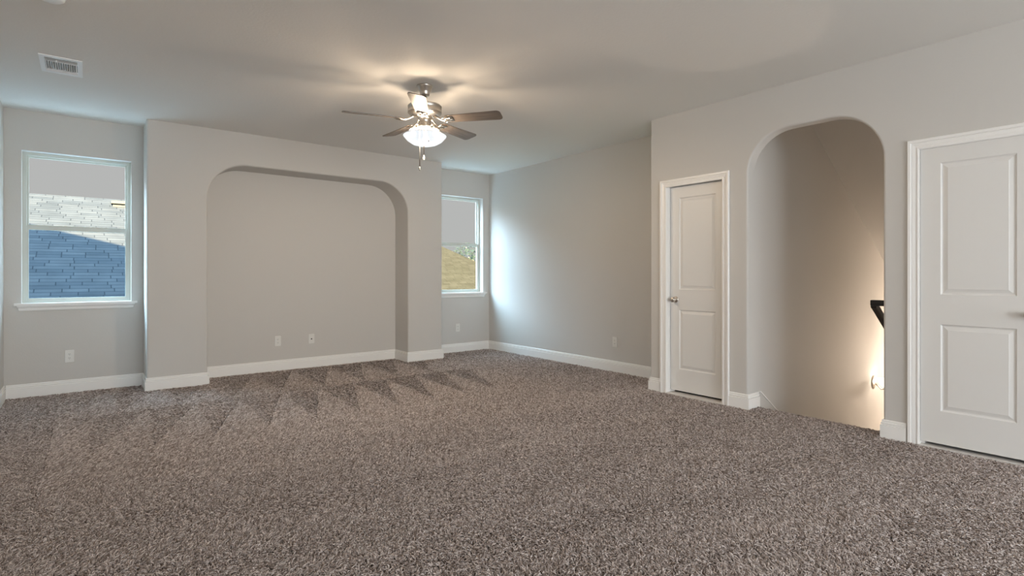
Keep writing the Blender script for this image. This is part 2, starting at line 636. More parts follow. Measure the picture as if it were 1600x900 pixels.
def slab(parent, xf, y0, y1, z0, z1, panels, ox, thick=0.035):
    """door leaf with raised panels; front face at xf looking towards -X"""
    bm = bmesh.new()
    py0, py1 = panels[0][0], panels[0][1]
    ys = [y0, py0, py1, y1]
    zs = [z0, panels[0][2], panels[0][3], panels[1][2], panels[1][3], z1]

    def V(y, z, d):
        return bm.verts.new((xf + d - ox[0], y - ox[1], z - ox[2]))
    for i in range(3):
        for j in range(5):
            if i == 1 and j in (1, 3):
                rings = [(0, 0), (0.004, 0.005), (0.009, 0.009), (0.016, 0.009), (0.036, 0.0025), (0.038, 0.0012)]
                prev = None
                for ins, dp in rings:
                    r = [V(ys[i] + ins, zs[j] + ins, dp), V(ys[i + 1] - ins, zs[j] + ins, dp), V(ys[i + 1] - ins, zs[j + 1] - ins, dp), V(ys[i] + ins, zs[j + 1] - ins, dp)]
                    if prev:
                        for k in range(4):
                            bm.faces.new([prev[k], prev[(k + 1) % 4], r[(k + 1) % 4], r[k]])
                    prev = r
                bm.faces.new(prev)
            else:
                bm.faces.new([V(ys[i], zs[j], 0), V(ys[i + 1], zs[j], 0), V(ys[i + 1], zs[j + 1], 0), V(ys[i], zs[j + 1], 0)])
    f = [V(y0, z0, 0), V(y1, z0, 0), V(y1, z1, 0), V(y0, z1, 0)]
    b = [V(y0, z0, thick), V(y1, z0, thick), V(y1, z1, thick), V(y0, z1, thick)]
    for k in range(4):
        bm.faces.new([f[k], f[(k + 1) % 4], b[(k + 1) % 4], b[k]])
    bm.faces.new(b)
    bmesh.ops.remove_doubles(bm, verts=bm.verts[:], dist=1e-5)
    return link('door_panel', bm, M_DOOR, parent)


def door(name, D, xf, panels, knob_y, label):
    y0, y1, z1 = D
    ox = (A_X, (y0 + y1) / 2, 0)
    t = empty(name, ox)
    struct(t)
    t['label'] = label
    casing(t, y0 + 0.003, y1 - 0.003, z1 - 0.008, ox)
    J = 0.018
    bm = bmesh.new()
    # jamb
    for q in ((0.0, T_R, y0 - J, y0, FZ, z1 + J), (0.0, T_R, y1, y1 + J, FZ, z1 + J), (0.0, T_R, y0, y1, z1, z1 + J)):
        box(bm, q[0], q[1], q[2] - ox[1], q[3] - ox[1], q[4], q[5])
    # stops behind the leaf
    s0 = xf - A_X + 0.037
    if s0 + 0.012 < T_R - 0.001:
        for q in ((s0, T_R - 0.002, y0, y0 + 0.02, FZ, z1), (s0, T_R - 0.002, y1 - 0.02, y1, FZ, z1), (s0, T_R - 0.002, y0 + 0.02, y1 - 0.02, z1 - 0.02, z1)):
            box(bm, q[0], q[1], q[2] - ox[1], q[3] - ox[1], q[4], q[5])
    link('door_jamb', bm, M_TRIM, t)
    lf = slab(t, xf, y0 + 0.003, y1 - 0.004, 0.026, z1 - 0.006, panels, ox)
    # pale strip of bare floor under the leaf
    boxes('threshold', [(-0.026, T_R, y0 - ox[1], y1 - ox[1], FZ, 0.002)], M_TILE, t)
    # knob: rose, neck and ball, axis along -X
    def lx(prof, nm, par):
        bm = bmesh.new()
        lathe(bm, prof, 32)
        for v in bm.verts:
            x, y, z = v.co
            v.co = (xf - A_X - z, knob_y - ox[1] + x, 0.922 + y)
        return link(nm, bm, M_NICKEL, par, True)
    kb = lx([(0, 0.030), (0.010, 0.030), (0.016, 0.033), (0.0235, 0.039), (0.0275, 0.047), (0.0265, 0.055), (0.020, 0.062), (0.010, 0.0655), (0, 0.066)], 'door_knob', t)
    lx([(0.0, 0.0), (0.033, 0.0), (0.0325, 0.004), (0.027, 0.008), (0.016, 0.011), (0.0115, 0.016), (0.0115, 0.031)], 'knob_rose', kb)
    return t


door('door_1', D1, A_X + 0.062, [(2.75, 3.142, 0.238, 0.823), (2.75, 3.142, 1.022, 1.924)], 3.186,
     'narrow white two-panel door beside the arched opening')
door('door_2', D2, A_X + 0.006, [(0.679, 1.060, 0.247, 0.834), (0.679, 1.060, 1.035, 1.925)], 0.615,
     'white two-panel door at the right edge, nearest the camera')


# ---------------------------------------------------------------- windows
def window(name, W, label, y0=C_Y, flip=1):
    x0, x1, z0, z1 = W
    cx = (x0 + x1) / 2
    t = empty(name, (cx, y0, z0))
    struct(t)
    t['label'] = label

    def L(lst):
        return [(a - cx, b - cx, c, d, e - z0, f - z0) for a, b, c, d, e, f in lst]
    fy0, fy1 = 0.085, 0.150
    fw = 0.030
    boxes('window_frame', L([(x0, x0 + fw, fy0, fy1, z0, z1), (x1 - fw, x1, fy0, fy1, z0, z1), (x0 + fw, x1 - fw, fy0, fy1, z1 - fw, z1), (x0 + fw, x1 - fw, fy0, fy1, z0, z0 + fw * 0.8)]), M_VINYL, t)
    zm = 1.635
    # upper sash (outer) and lower sash (inner)
    sw = 0.016
    a, b = x0 + fw, x1 - fw
    up = boxes('upper_sash', L([(a, a + sw, 0.118, 0.140, zm - 0.01, z1 - fw), (b - sw, b, 0.118, 0.140, zm - 0.01, z1 - fw), (a + sw, b - sw, 0.118, 0.140, z1 - fw - sw, z1 - fw), (a + sw, b - sw, 0.118, 0.140, zm - 0.02, zm + 0.02)]), M_VINYL, t)
    boxes('glass_pane', L([(a + sw, b - sw, 0.128, 0.131, zm + 0.02, z1 - fw - sw)]), M_GLASS, up)
    lo = boxes('lower_sash', L([(a, a + sw, 0.092, 0.114, z0 + fw * 0.8, zm + 0.015), (b - sw, b, 0.092, 0.114, z0 + fw * 0.8, zm + 0.015), (a + sw, b - sw, 0.092, 0.114, zm - 0.028, zm + 0.02), (a + sw, b - sw, 0.092, 0.114, z0 + fw * 0.8, z0 + 0.045)]), M_VINYL, t)
    boxes('glass_pane', L([(a + sw, b - sw, 0.102, 0.105, z0 + 0.045, zm - 0.028)]), M_GLASS, lo)
    # stool board with horns and a moulded apron
    s = boxes('window_sill', L([(x0 - 0.050, x1 + 0.050, -0.045, -0.001, z0 - 0.020, z0 + 0.001), (x0, x1, -0.001, fy0, z0 - 0.020, z0 + 0.001)]), M_TRIM, t)
    bm = bmesh.new()
    prof = [(0.0, 0.0), (-0.028, 0.0), (-0.026, -0.012), (-0.016, -0.024), (-0.014, -0.040), (-0.009, -0.050), (0.0, -0.052)]
    zt = z0 - 0.0205
    ra, rb = [], []
    for dy, dz in prof:
        ins = 0.028 + dy * 0.9
        ra.append(bm.verts.new((x0 - 0.035 + ins - cx, dy - 0.001, zt + dz - z0)))
        rb.append(bm.verts.new((x1 + 0.035 - ins - cx, dy - 0.001, zt + dz - z0)))
    for k in range(len(prof)):
        j = (k + 1) % len(prof)
        bm.faces.new([ra[k], ra[j], rb[j], rb[k]])
    bm.faces.new(ra)
    bm.faces.new(rb[::-1])
    link('sill_apron', bm, M_TRIM, t)
    return t


window('window_1', WL, 'left window looking onto a shaded blue-grey shingle roof')
window('window_2', WR, 'right window partly hidden by the bump-out, looking onto a tan roof')
# frames of the unseen windows added behind the camera for the fill light
for i, (a, b) in enumerate(((FW1[0], FW1[1]), (FW2[0], FW2[1]))):
    t = struct(empty('window_%d' % (i + 3), ((a + b) / 2, FRONT_Y, 0.2)))
    w = (b - a) / 2
    boxes('window_frame', [(-w, -w + 0.04, -0.05, 0, 0, 2.0), (w - 0.04, w, -0.05, 0, 0, 2.0), (-w, w, -0.05, 0, 0, 0.04), (-w, w, -0.05, 0, 1.96, 2.0), (-0.02, 0.02, -0.05, 0, 0, 2.0)], M_VINYL, t)
t = struct(empty('window_5', (LEFT_X, -2.2, 0.2)))  # unseen side window, added for the fill light
boxes('window_frame', [(-0.05, 0, -1.0, -0.96, 0, 2.0), (-0.05, 0, 0.96, 1.0, 0, 2.0), (-0.05, 0, -1.0, 1.0, 0, 0.04), (-0.05, 0, -1.0, 1.0, 1.96, 2.0)], M_VINYL, t)


# ---------------------------------------------------------------- outlets
def rounded_plate(bm, w, h, t, r=0.006):
    pts = []
    for cx, cz, a in ((w / 2 - r, h / 2 - r, 0), (-w / 2 + r, h / 2 - r, 90), (-w / 2 + r, -h / 2 + r, 180), (w / 2 - r, -h / 2 + r, 270)):
        pts += arc(cx, cz, r, a, a + 90, 4)
    prism(bm, pts, -t, 0, 'y')


def wall_plate(name, loc, rotz, kind, label, cat, group=None):
    t = empty(name, loc)
    t.rotation_euler = (0, 0, rotz)
    tag(t, label, cat, 'wall outlets above the baseboards' if kind == 'outlet' else None)
    bm = bmesh.new()
    rounded_plate(bm, 0.072, 0.122, 0.006)
    p = link('cover_plate', bm, M_PLATE, t)
    b = p.modifiers.new('b', 'BEVEL')
    b.width = 0.0025
    b.segments = 2
    b.limit_method = 'ANGLE'
    if kind == 'outlet':
        for dz in (0.0195, -0.0195):
            bm = bmesh.new()
            pts = [(0.0165 * math.cos(a), max(-0.013, min(0.013, 0.0165 * math.sin(a)))) for a in [2 * math.pi * k / 28 for k in range(28)]]
            prism(bm, [(x, z + dz) for x, z in pts], -0.0085, -0.0055, 'y')
            s = link('socket', bm, M_PLATE, t)
            bm = bmesh.new()
            for x in (-0.006, 0.006):
                box(bm, x - 0.0011, x + 0.0011, -0.0089, -0.0083, dz - 0.001, dz + 0.0075)
            box(bm, -0.002, 0.002, -0.0089, -0.0083, dz - 0.009, dz - 0.0055)
            link('socket_slots', bm, M_DARK, s)
    elif kind == 'coax':
        for dz, rr, mm in ((-0.002, 0.0055, M_NICKEL),):
            bm = bmesh.new()
            lathe(bm, [(0, 0.014), (0.0022, 0.014), (rr, 0.013), (rr, 0.0), (rr * 1.5, 0.0), (rr * 1.5, 0.002), (rr, 0.003)], 12)
            for v in bm.verts:
                x, y, z = v.co
                v.co = (x, -0.006 - z, dz + y)
            link('coax_jack', bm, M_DARK, t, True)
    else:
        bm = bmesh.new()
        box(bm, -0.008, 0.008, -0.0085, -0.0055, -0.010, 0.010)
        link('phone_jack', bm, M_PLATE, t)
    for dz in (0.048, -0.048) if kind != 'outlet' else (0.0,):
        bm = bmesh.new()
        lathe(bm, [(0, 0.0015), (0.002, 0.0015), (0.003, 0.0)], 10)
        for v in bm.verts:
            x, y, z = v.co
            v.co = (x, -0.006 - z, dz + y)
        link('screw', bm, M_PLATE, t)
    return t


wall_plate('wall_outlet', (-0.128, C_Y, 0.359), 0, 'outlet', 'white wall outlet on the back wall below the left window', 'outlet')
wall_plate('wall_outlet', (1.835, C_Y, 0.358), 0, 'outlet', 'white wall outlet in the niche, left of the two plates', 'outlet')
wall_plate('cable_plate', (2.239, C_Y, 0.358), 0, 'coax', 'white cable plate with a dark jack in the niche, right of the two plates', 'wall plate')
wall_plate('wall_outlet', (4.425, C_Y, 0.362), 0, 'outlet', 'white wall outlet below the right window', 'outlet')
wall_plate('wall_outlet', (B_X, 4.335, 0.354), -math.pi / 2, 'outlet', 'white wall outlet on the long right wall above the baseboard', 'outlet')

# ---------------------------------------------------------------- ceiling vent
t = empty('ceiling_vent', (-0.143, 5.275, H))
tag(t, 'white rectangular air vent with louvres in the ceiling, upper left', 'vent')
bm = bmesh.new()
X, Y, x, y = 0.123, 0.205, 0.093, 0.160
z0, z1 = -0.007, -0.001
for q in ((-X, -x, -Y, Y), (x, X, -Y, Y), (-x, x, -Y, -y), (-x, x, y, Y)):
    box(bm, q[0], q[1], q[2], q[3], z0, z1)
link('frame', bm, M_VENT, t)
boxes('backing', [(-x, x, -y, y, -0.0035, -0.001)], M_VENTDARK, t)  # dark sheet in place of the shade inside the duct
for q in (-y + 0.055, y - 0.063):
    boxes('divider_bar', [(-x, x, q, q + 0.008, -0.011, -0.002)], M_VENT, t)
for k in range(14):
    bm = bmesh.new()
    cx = -x + (k + 0.5) * 2 * x / 14
    prism(bm, [(cx - 0.0045, -0.012), (cx - 0.0033, -0.0125), (cx + 0.0045, -0.0022), (cx + 0.0033, -0.002)], -y + 0.065, y - 0.065, 'y')
    link('slat', bm, M_VENT, t)
for s in (-1, 1):
    for k in range(3):
        bm = bmesh.new()
        cy = s * (y - 0.045 + k * 0.016)
        prism(bm, [(cy - s * 0.008, -0.0025), (cy - s * 0.007, -0.002), (cy + s * 0.002, -0.011), (cy + s * 0.001, -0.0115)], -x, x, 'x')
        link('slat', bm, M_VENT, t)
boxes('damper_lever', [(-0.03, -0.022, -y + 0.02, -y + 0.05, -0.020, -0.0035)], M_VENT, t)

# ---------------------------------------------------------------- smoke detector
t = empty('smoke_detector', (-0.155, 3.965, H))
tag(t, 'white smoke detector on the ceiling at the top left edge', 'smoke detector')
bm = bmesh.new()
lathe(bm, [(0, 0), (0.072, 0), (0.072, -0.008), (0.068, -0.010)], 40)
link('base_ring', bm, M_VENT, t, True)
bm = bmesh.new()
lathe(bm, [(0.066, -0.009), (0.064, -0.024), (0.050, -0.034), (0.022, -0.037), (0, -0.037)], 40)
link('cover', bm, M_VENT, t, True)


# ---------------------------------------------------------------- ceiling fan
FX, FY = 2.213, 3.968
fan = empty('ceiling_fan', (FX, FY, H))
tag(fan, 'five-blade brushed nickel ceiling fan with lit frosted bowl and pull chains', 'ceiling fan')


def fl(z):
    return z - H


bm = bmesh.new()
lathe(bm, [(0, 0), (0.066, 0), (0.068, fl(2.733)), (0.064, fl(2.727)), (0.046, fl(2.690)), (0.040, fl(2.676)), (0.041, fl(2.668)), (0.034, fl(2.657)), (0.012, fl(2.655)), (0, fl(2.655))], 48)
link('canopy', bm, M_NICKEL, fan, True)
bm = bmesh.new()
lathe(bm, [(0, fl(2.665)), (0.0115, fl(2.665)), (0.0115, fl(2.58)), (0.022, fl(2.58)), (0.022, fl(2.562)), (0, fl(2.562))], 24)
link('downrod', bm, M_NICKEL, fan, True)
bm = bmesh.new()
lathe(bm, [(0, fl(2.580)), (0.05, fl(2.580)), (0.122, fl(2.577)), (0.136, fl(2.572)), (0.140, fl(2.566)), (0.140, fl(2.562)), (0.138, fl(2.560)), (0.138, fl(2.519)), (0.140, fl(2.517)), (0.140, fl(2.511)), (0.134, fl(2.506)), (0.126, fl(2.498)), (0.090, fl(2.485)), (0.060, fl(2.478)), (0, fl(2.478))], 64)
link('motor_housing', bm, M_NICKEL, fan, True)
bm = bmesh.new()
lathe(bm, [(0, fl(2.480)), (0.060, fl(2.480)), (0.063, fl(2.474)), (0.058, fl(2.466)), (0.049, fl(2.460)), (0.049, fl(2.410)), (0.055, fl(2.404)), (0.055, fl(2.394)), (0.045, fl(2.388)), (0.012, fl(2.386)), (0, fl(2.386))], 48)
link('switch_housing', bm, M_NICKEL, fan, True)

BLZ = 2.452
PITCH = math.radians(12)
phi0 = math.radians(-86)
for k in range(5):
    ang = phi0 + k * math.radians(72) - TH
    ca, sa = math.cos(ang), math.sin(ang)
    # outline in blade coordinates (r along, t across)
    pts = []
    r0, r1 = 0.185, 0.660
    w0, w1 = 0.054, 0.070
    pts += [(r0 + 0.012, -w0), (r1 - 0.035, -w1)]
    pts += [(r1 - 0.035 + 0.035 * math.sin(a), -w1 + 0.035 - 0.035 * math.cos(a)) for a in [math.radians(q) for q in (20, 45, 70, 90)]]
    pts += [(r1 - 0.035 + 0.035 * math.cos(a), w1 - 0.035 + 0.035 * math.sin(a)) for a in [math.radians(q) for q in (0, 20, 45, 70, 90)]]
    pts += [(r0 + 0.012, w0), (r0, w0 - 0.016), (r0, -w0 + 0.016)]
    bm = bmesh.new()
    prism(bm, pts, -0.003, 0.003, 'z')
    o = link('blade', bm, M_WOOD, fan)
    o.rotation_euler = (0, 0, 0)
    # rotate about own long axis by the pitch, then about Z
    from mathutils import Matrix
    o.matrix_local = Matrix.Translation((0, 0, fl(BLZ))) @ Matrix.Rotation(ang, 4, 'Z') @ Matrix.Rotation(-PITCH, 4, 'X')
    # ornate iron: stem with two scrolls and a plate under the blade
    bm = bmesh.new()
    tube(bm, [(0.075, 0, 0.032), (0.105, 0, 0.024), (0.135, 0, 0.004), (0.165, 0, -0.010), (0.20, 0, -0.010), (0.245, 0, -0.007)], [0.010, 0.009, 0.008, 0.008, 0.007, 0.004], 10)
    for s in (-1, 1):
        sc_pts = []
        for q in range(15):
            a = q / 14 * math.radians(330)
            rr = 0.020 - 0.012 * q / 14
            sc_pts.append((0.175 + rr * math.sin(a) * 1.2, s * (0.024 - rr * math.cos(a)) + s * 0.004, -0.010))
        tube(bm, sc_pts, 0.0042, 8)
        tube(bm, [(0.165, 0, -0.010), (0.185, s * 0.018, -0.011), (0.205, s * 0.034, -0.009), (0.235, s * 0.040, -0.007)], [0.007, 0.006, 0.006, 0.004], 8)
    prism(bm, [(0.190, -0.022), (0.235, -0.046), (0.250, -0.040), (0.255, 0), (0.250, 0.040), (0.235, 0.046), (0.190, 0.022)], -0.0075, -0.0035, 'z')
    o = link('blade_iron', bm, M_NICKEL, fan, True)
    o.matrix_local = Matrix.Translation((0, 0, fl(BLZ))) @ Matrix.Rotation(ang, 4, 'Z') @ Matrix.Rotation(-PITCH * 0.6, 4, 'X')

# light kit: three arms with sockets, bulbs and one frosted bowl
M_BOWL = shade_mat('frosted_bowl_glass', (0.80, 0.88, 0.95), 0.40, 0.93)
M_BULB = shade_mat('glowing_bulb', (1.0, 0.92, 0.80), 0.8, 0.95)
M_SHOULDER = shade_mat('frosted_shoulder_glass', (0.80, 0.88, 0.95), 0.45, 0.28)
bm = bmesh.new()
lathe(bm, [(0.176, fl(2.3245)), (0.178, fl(2.321)), (0.172, fl(2.313)), (0.145, fl(2.283)), (0.105, fl(2.257)), (0.060, fl(2.243)), (0.025, fl(2.239)), (0, fl(2.238))], 64)
bowl = link('lamp_bowl', bm, M_BOWL, fan, True)
bm = bmesh.new()
lathe(bm, [(0.056, fl(2.392)), (0.080, fl(2.3775)), (0.12, fl(2.355)), (0.176, fl(2.3255))], 64)
link('bowl_shoulder', bm, M_SHOULDER, bowl, True)
for k in range(3):
    a = phi0 - TH + math.radians(60 + 120 * k)
    ca, sa = math.cos(a), math.sin(a)
    bm = bmesh.new()
    tube(bm, [(0.040 * ca, 0.040 * sa, fl(2.402)), (0.075 * ca, 0.075 * sa, fl(2.412)), (0.098 * ca, 0.098 * sa, fl(2.398)), (0.100 * ca, 0.100 * sa, fl(2.378))], [0.008, 0.008, 0.010, 0.016], 10)
    tube(bm, [(0.100 * ca, 0.100 * sa, fl(2.384)), (0.130 * ca, 0.130 * sa, fl(2.366)), (0.145 * ca, 0.145 * sa, fl(2.352))], [0.013, 0.009, 0.005], 10)
    link('lamp_arm', bm, M_NICKEL, fan, True)
    bm = bmesh.new()
    bmesh.ops.create_icosphere(bm, subdivisions=3, radius=0.022)
    for v in bm.verts:
        v.co.z *= 1.25
        v.co += Vector((0.105 * ca, 0.105 * sa, fl(2.328)))
    link('bulb', bm, M_BULB, fan, True)
    d = bpy.data.lights.new('fan_bulb_light', 'POINT')
    d.energy = 23
    d.color = (1.0, 0.78, 0.55)
    d.shadow_soft_size = 0.028
    lo = bpy.data.objects.new('fan_bulb_light', d)
    lo.location = (FX + 0.105 * ca, FY + 0.105 * sa, 2.328)
    COL.objects.link(lo)
# little dark clip on the bowl, finial
Rv = Vector((math.cos(TH), -math.sin(TH), 0))
Fv = Vector((math.sin(TH), math.cos(TH), 0))
c0 = Rv * 0.047 - Fv * 0.10
bm = bmesh.new()
tube(bm, [c0 + Vector((0, 0, fl(2.272))) + Rv * -0.006, c0 + Vector((0, 0, fl(2.270))), c0 + Vector((0, 0, fl(2.250)))], 0.0028, 8)
link('bowl_clip', bm, M_DARK, fan, True)
# pull chains hang from the switch housing through the bowl
for du, z1, fob in ((-0.043, 2.064, 0), (-0.008, 2.163, 1)):
    c = Rv * du + Fv * 0.0
    bm = bmesh.new()
    n = int((2.39 - z1) / 0.006)
    tube(bm, [c + Vector((0, 0, fl(2.39))), c + Vector((0, 0, fl(z1)))], 0.0046, 8)
    ch = link('pull_chain', bm, M_NICKEL, fan, True)
    bm = bmesh.new()
    if fob:
        lathe(bm, [(0, 0.004), (0.003, 0.002), (0.005, -0.008), (0.0085, -0.022), (0.009, -0.038), (0.006, -0.042), (0, -0.042)], 20, (c.x, c.y, fl(z1)))
        link('chain_fob', bm, M_PLATE, ch, True)
    else:
        lathe(bm, [(0, 0.004), (0.005, 0.0), (0.0085, -0.010), (0.007, -0.022), (0.004, -0.030), (0, -0.032)], 20, (c.x, c.y, fl(z1)))
        link('chain_fob', bm, M_NICKEL, ch, True)

# ---------------------------------------------------------------- stair handrail
hr = empty('handrail', (A_X + T_R + 0.05, S_Y0, 0.972))
tag(hr, 'black stair handrail seen at the right edge of the arched opening', 'handrail')
bm = bmesh.new()
x0 = 0.0
yy = 0.115
prism(bm, [(x0, -0.055), (x0, 0.0), (x0 + 0.02, 0.0), (x0 + 3.6, -0.66 * 3.58), (x0 + 3.6, -0.66 * 3.55 - 0.070), (x0 + 0.03, -0.070)], yy - 0.016, yy + 0.022, 'y')
o = link('rail', bm, M_BLACK, hr)
b = o.modifiers.new('b', 'BEVEL')
b.width = 0.008
b.segments = 3
bm = bmesh.new()
box(bm, x0 - 0.005, x0 + 0.045, 0.008, yy + 0.0225, -0.040, 0.004)
o = link('rail_return', bm, M_BLACK, hr)
b = o.modifiers.new('b', 'BEVEL')
b.width = 0.006
b.segments = 2
bm = bmesh.new()
lathe(bm, [(0, 0.0), (0.045, 0.0), (0.045, 0.006), (0.034, 0.012), (0, 0.012)], 28)
for v in bm.verts:
    x, y, z = v.co
    v.co = (x0 + 0.02 + x, z + 0.0005, -0.027 + y)
link('rosette', bm, M_BLACK, hr, True)
for q in (0.25, 1.3, 2.4, 3.4):
    bm = bmesh.new()
    zz = -0.66 * (q - 0.05) - 0.055
    tube(bm, [(q, yy, zz + 0.004), (q, yy, zz - 0.03), (q, yy - 0.03, zz - 0.06), (q, 0.004, zz - 0.065)], [0.008, 0.008, 0.008, 0.012], 10)
    link('rail_bracket', bm, M_BLACK, hr, True)

# ---------------------------------------------------------------- wall sconce on the stair wall
SXX, SZZ = 7.486, -0.133
sn = empty('wall_sconce', (SXX, S_Y1, SZZ))
tag(sn, 'lit nickel wall sconce with a white glass shade down in the stairwell', 'wall light')
bm = bmesh.new()
lathe(bm, [(0, 0.0), (0.058, 0.0), (0.056, 0.008), (0.040, 0.018), (0.018, 0.026), (0, 0.028)], 32)
for v in bm.verts:
    x, y, z = v.co
    v.co = (x * 1.25, -z, y * 1.45)
link('back_plate', bm, M_NICKEL, sn, True)
bm = bmesh.new()
tube(bm, [(0, -0.02, -0.01), (0, -0.06, -0.05), (0, -0.08, -0.075), (0, -0.11, -0.07), (0, -0.12, -0.045)], [0.008, 0.007, 0.007, 0.008, 0.014], 12)
link('arm', bm, M_NICKEL, sn, True)
M_SCSH = shade_mat('sconce_glass', (1.0, 0.90, 0.78), 1.6, 0.4)
bm = bmesh.new()
lathe(bm, [(0, -0.047), (0.022, -0.045), (0.050, -0.015), (0.068, 0.020), (0.080, 0.058)], 32, (0, -0.12, 0))
link('shade', bm, M_SCSH, sn, True)
d = bpy.data.lights.new('sconce_light', 'POINT')
d.energy = 1.6
d.color = (1.0, 0.82, 0.64)
d.shadow_soft_size = 0.03
lo = bpy.data.objects.new('sconce_light', d)
lo.location = (SXX, S_Y1 - 0.12, SZZ + 0.02)
COL.objects.link(lo)


# ---------------------------------------------------------------- lower hall pendant, unseen, added to light the stairwell
pd = empty('stairwell_fill_lamp', (8.75, 1.9, H - SL * (8.75 - KX)))
tag(pd, 'round white glass lamp added at the foot of the stairs to light the stairwell', 'pendant lamp')
bm = bmesh.new()
tube(bm, [(0, 0, 0), (0, 0, -0.62)], 0.006, 8)
lathe(bm, [(0, 0.02), (0.05, 0.02), (0.05, -0.03), (0, -0.03)], 20)
link('stem', bm, M_BLACK, pd)
bm = bmesh.new()
bmesh.ops.create_icosphere(bm, subdivisions=3, radius=0.13)
for v in bm.verts:
    v.co.z -= 0.74
link('globe', bm, M_SCSH, pd, True)
d = bpy.data.lights.new('stairwell_fill_light', 'POINT')
d.energy = 210
d.color = (1.0, 0.82, 0.66)
d.shadow_soft_size = 0.08
lo = bpy.data.objects.new('stairwell_fill_light', d)
lo.location = pd.location + Vector((0, 0, -0.74))
COL.objects.link(lo)


# ---------------------------------------------------------------- outside: neighbouring roofs, tree, own roof
def roof_poly(name, corners, m, uv_u, parent, thick=0.15):
    """roof plane with a shingle UV in metres (u along the eave, v up the slope)"""
    bm = bmesh.new()
    uvl = bm.loops.layers.uv.new('UVMap')
    top = [bm.verts.new(c) for c in corners]
    low = [bm.verts.new((c[0], c[1], c[2] - thick)) for c in corners]
    f = bm.faces.new(top)
    bm.faces.new(low[::-1])
    n = len(top)
    for i in range(n):
        j = (i + 1) % n
        bm.faces.new([top[i], top[j], low[j], low[i]])
    u = Vector(uv_u).normalized()
    f.normal_update()
    nn = f.normal if f.normal.z > 0 else -f.normal
    v = nn.cross(u).normalized()
    for fc in bm.faces:
        for lp in fc.loops:
            lp[uvl].uv = (lp.vert.co.dot(u) + 30, lp.vert.co.dot(v) * (1 if v.z > 0 else -1) + 30)
    return link(name, bm, m, parent)


def rz(y, y0, z0, s=0.45):
    return z0 + s * (y - y0)


h1 = empty('neighbour_house', (0, 8.6, -3.5))
tag(h1, 'neighbouring house with blue-grey shingle roof seen through the left window', 'house')


def loc(cs, o):
    return [(c[0] - o.location.x, c[1] - o.location.y, c[2] - o.location.z) for c in cs]


roof_poly('roof', loc([(-7, 8.6, 0.33), (3.5, 8.6, 0.33), (3.5, 13.95, rz(13.95, 8.6, 0.33)), (-7, 13.95, rz(13.95, 8.6, 0.33))], h1), M_SH_L, (1, 0, 0), h1)
boxes('house_wall', [(-6.6, 3.1, 0.4, 5.2, 0, 3.75)], M_SIDING, h1)
boxes('roof_vent', [(0.425, 0.80, 4.90, 5.25, 6.02, 6.10), (0.40, 0.82, 4.86, 5.29, 6.10, 6.155), (0.47, 0.76, 4.95, 5.2, 5.8, 6.02)], mat('vent_metal', (0.022, 0.022, 0.017), 0.6), h1)

h2 = empty('neighbour_house', (9.5, 13, -3.5))
tag(h2, 'neighbouring house with sunlit tan shingle roof seen through the right window', 'house')
roof_poly('roof', loc([(6.9, 11.0, -0.6), (13.4, 11.0, -0.6), (9.3, 19.3, 3.135), (6.9, 19.3, 3.135)], h2), M_SH_R, (1, 0, 0), h2)
boxes('house_wall', [(-2.4, 3.2, -1.6, 4.0, 0, 2.75)], M_SIDING, h2)

tr = empty('tree', (15.0, 22.2, -3.5))
tag(tr, 'leafy tree beyond the tan roof in the right window', 'tree')
bm = bmesh.new()
tube(bm, [(0, 0, 0), (0.05, 0, 2), (0, 0.1, 4), (0.1, 0, 5.4)], [0.22, 0.18, 0.12, 0.05], 10)
for k in range(12):
    a = k * 2.4
    zz = 3.2 + k * 0.18
    tube(bm, [(0, 0, zz), (0.5 * math.cos(a), 0.5 * math.sin(a), zz + 0.35), (1.0 * math.cos(a), 1.0 * math.sin(a), zz + 0.9)], [0.06, 0.035, 0.012], 6)
link('trunk', bm, M_BARK, tr)
bm = bmesh.new()
for k in range(2600):
    while True:
        p = Vector((random.uniform(-1, 1), random.uniform(-1, 1), random.uniform(-1, 1)))
        if 0.25 < p.length < 1:
            break
    p = Vector((p.x * 1.35, p.y * 1.35, p.z * 1.25 + 5.0))
    s = random.uniform(0.05, 0.09)
    u = Vector((random.gauss(0, 1), random.gauss(0, 1), random.gauss(0, 1))).normalized()
    w = u.orthogonal().normalized()
    vs = [bm.verts.new(p + u * s), bm.verts.new(p + w * s * 0.45), bm.verts.new(p - u * s), bm.verts.new(p - w * s * 0.45)]
    bm.faces.new(vs)
me = bpy.data.meshes.new('leaves')
bm.to_mesh(me)
bm.free()
me.materials.append(M_LEAF)
o = bpy.data.objects.new('leaves', me)
o.parent = tr
COL.objects.link(o)

# ground far below
struct(boxes('floor_ground', [(-40, 50, 7.3, 60, -3.7, -3.5)], mat('lawn', (0.10, 0.13, 0.06), 1.0)))
# unseen pale slab added under the back windows to bounce skylight indoors
struct(boxes('bounce_slab', [(-3.5, 9.5, C_Y + 0.19, 8.45, 0.45, 0.55)], mat('pale_bounce', (0.75, 0.75, 0.74), 0.9)))
# own roof over the room: its gable end throws the shadow edge on the neighbouring roof
bm = bmesh.new()
RS = 0.612
ridx, ridz = -3.2, 5.9 + RS * 1.33
prism(bm, [(LEFT_X - 6.5, 2.95), (ridx, ridz), (ridx + (ridz - 2.95) / RS, 2.95), (A_X + 1.8, 2.95), (A_X + 1.8, 2.89), (LEFT_X - 6.5, 2.89)], -7.5, 6.0, 'y')  # unseen overhang past wall_front added to keep the sun out
struct(link('ceiling_roof', bm, M_OWNROOF))

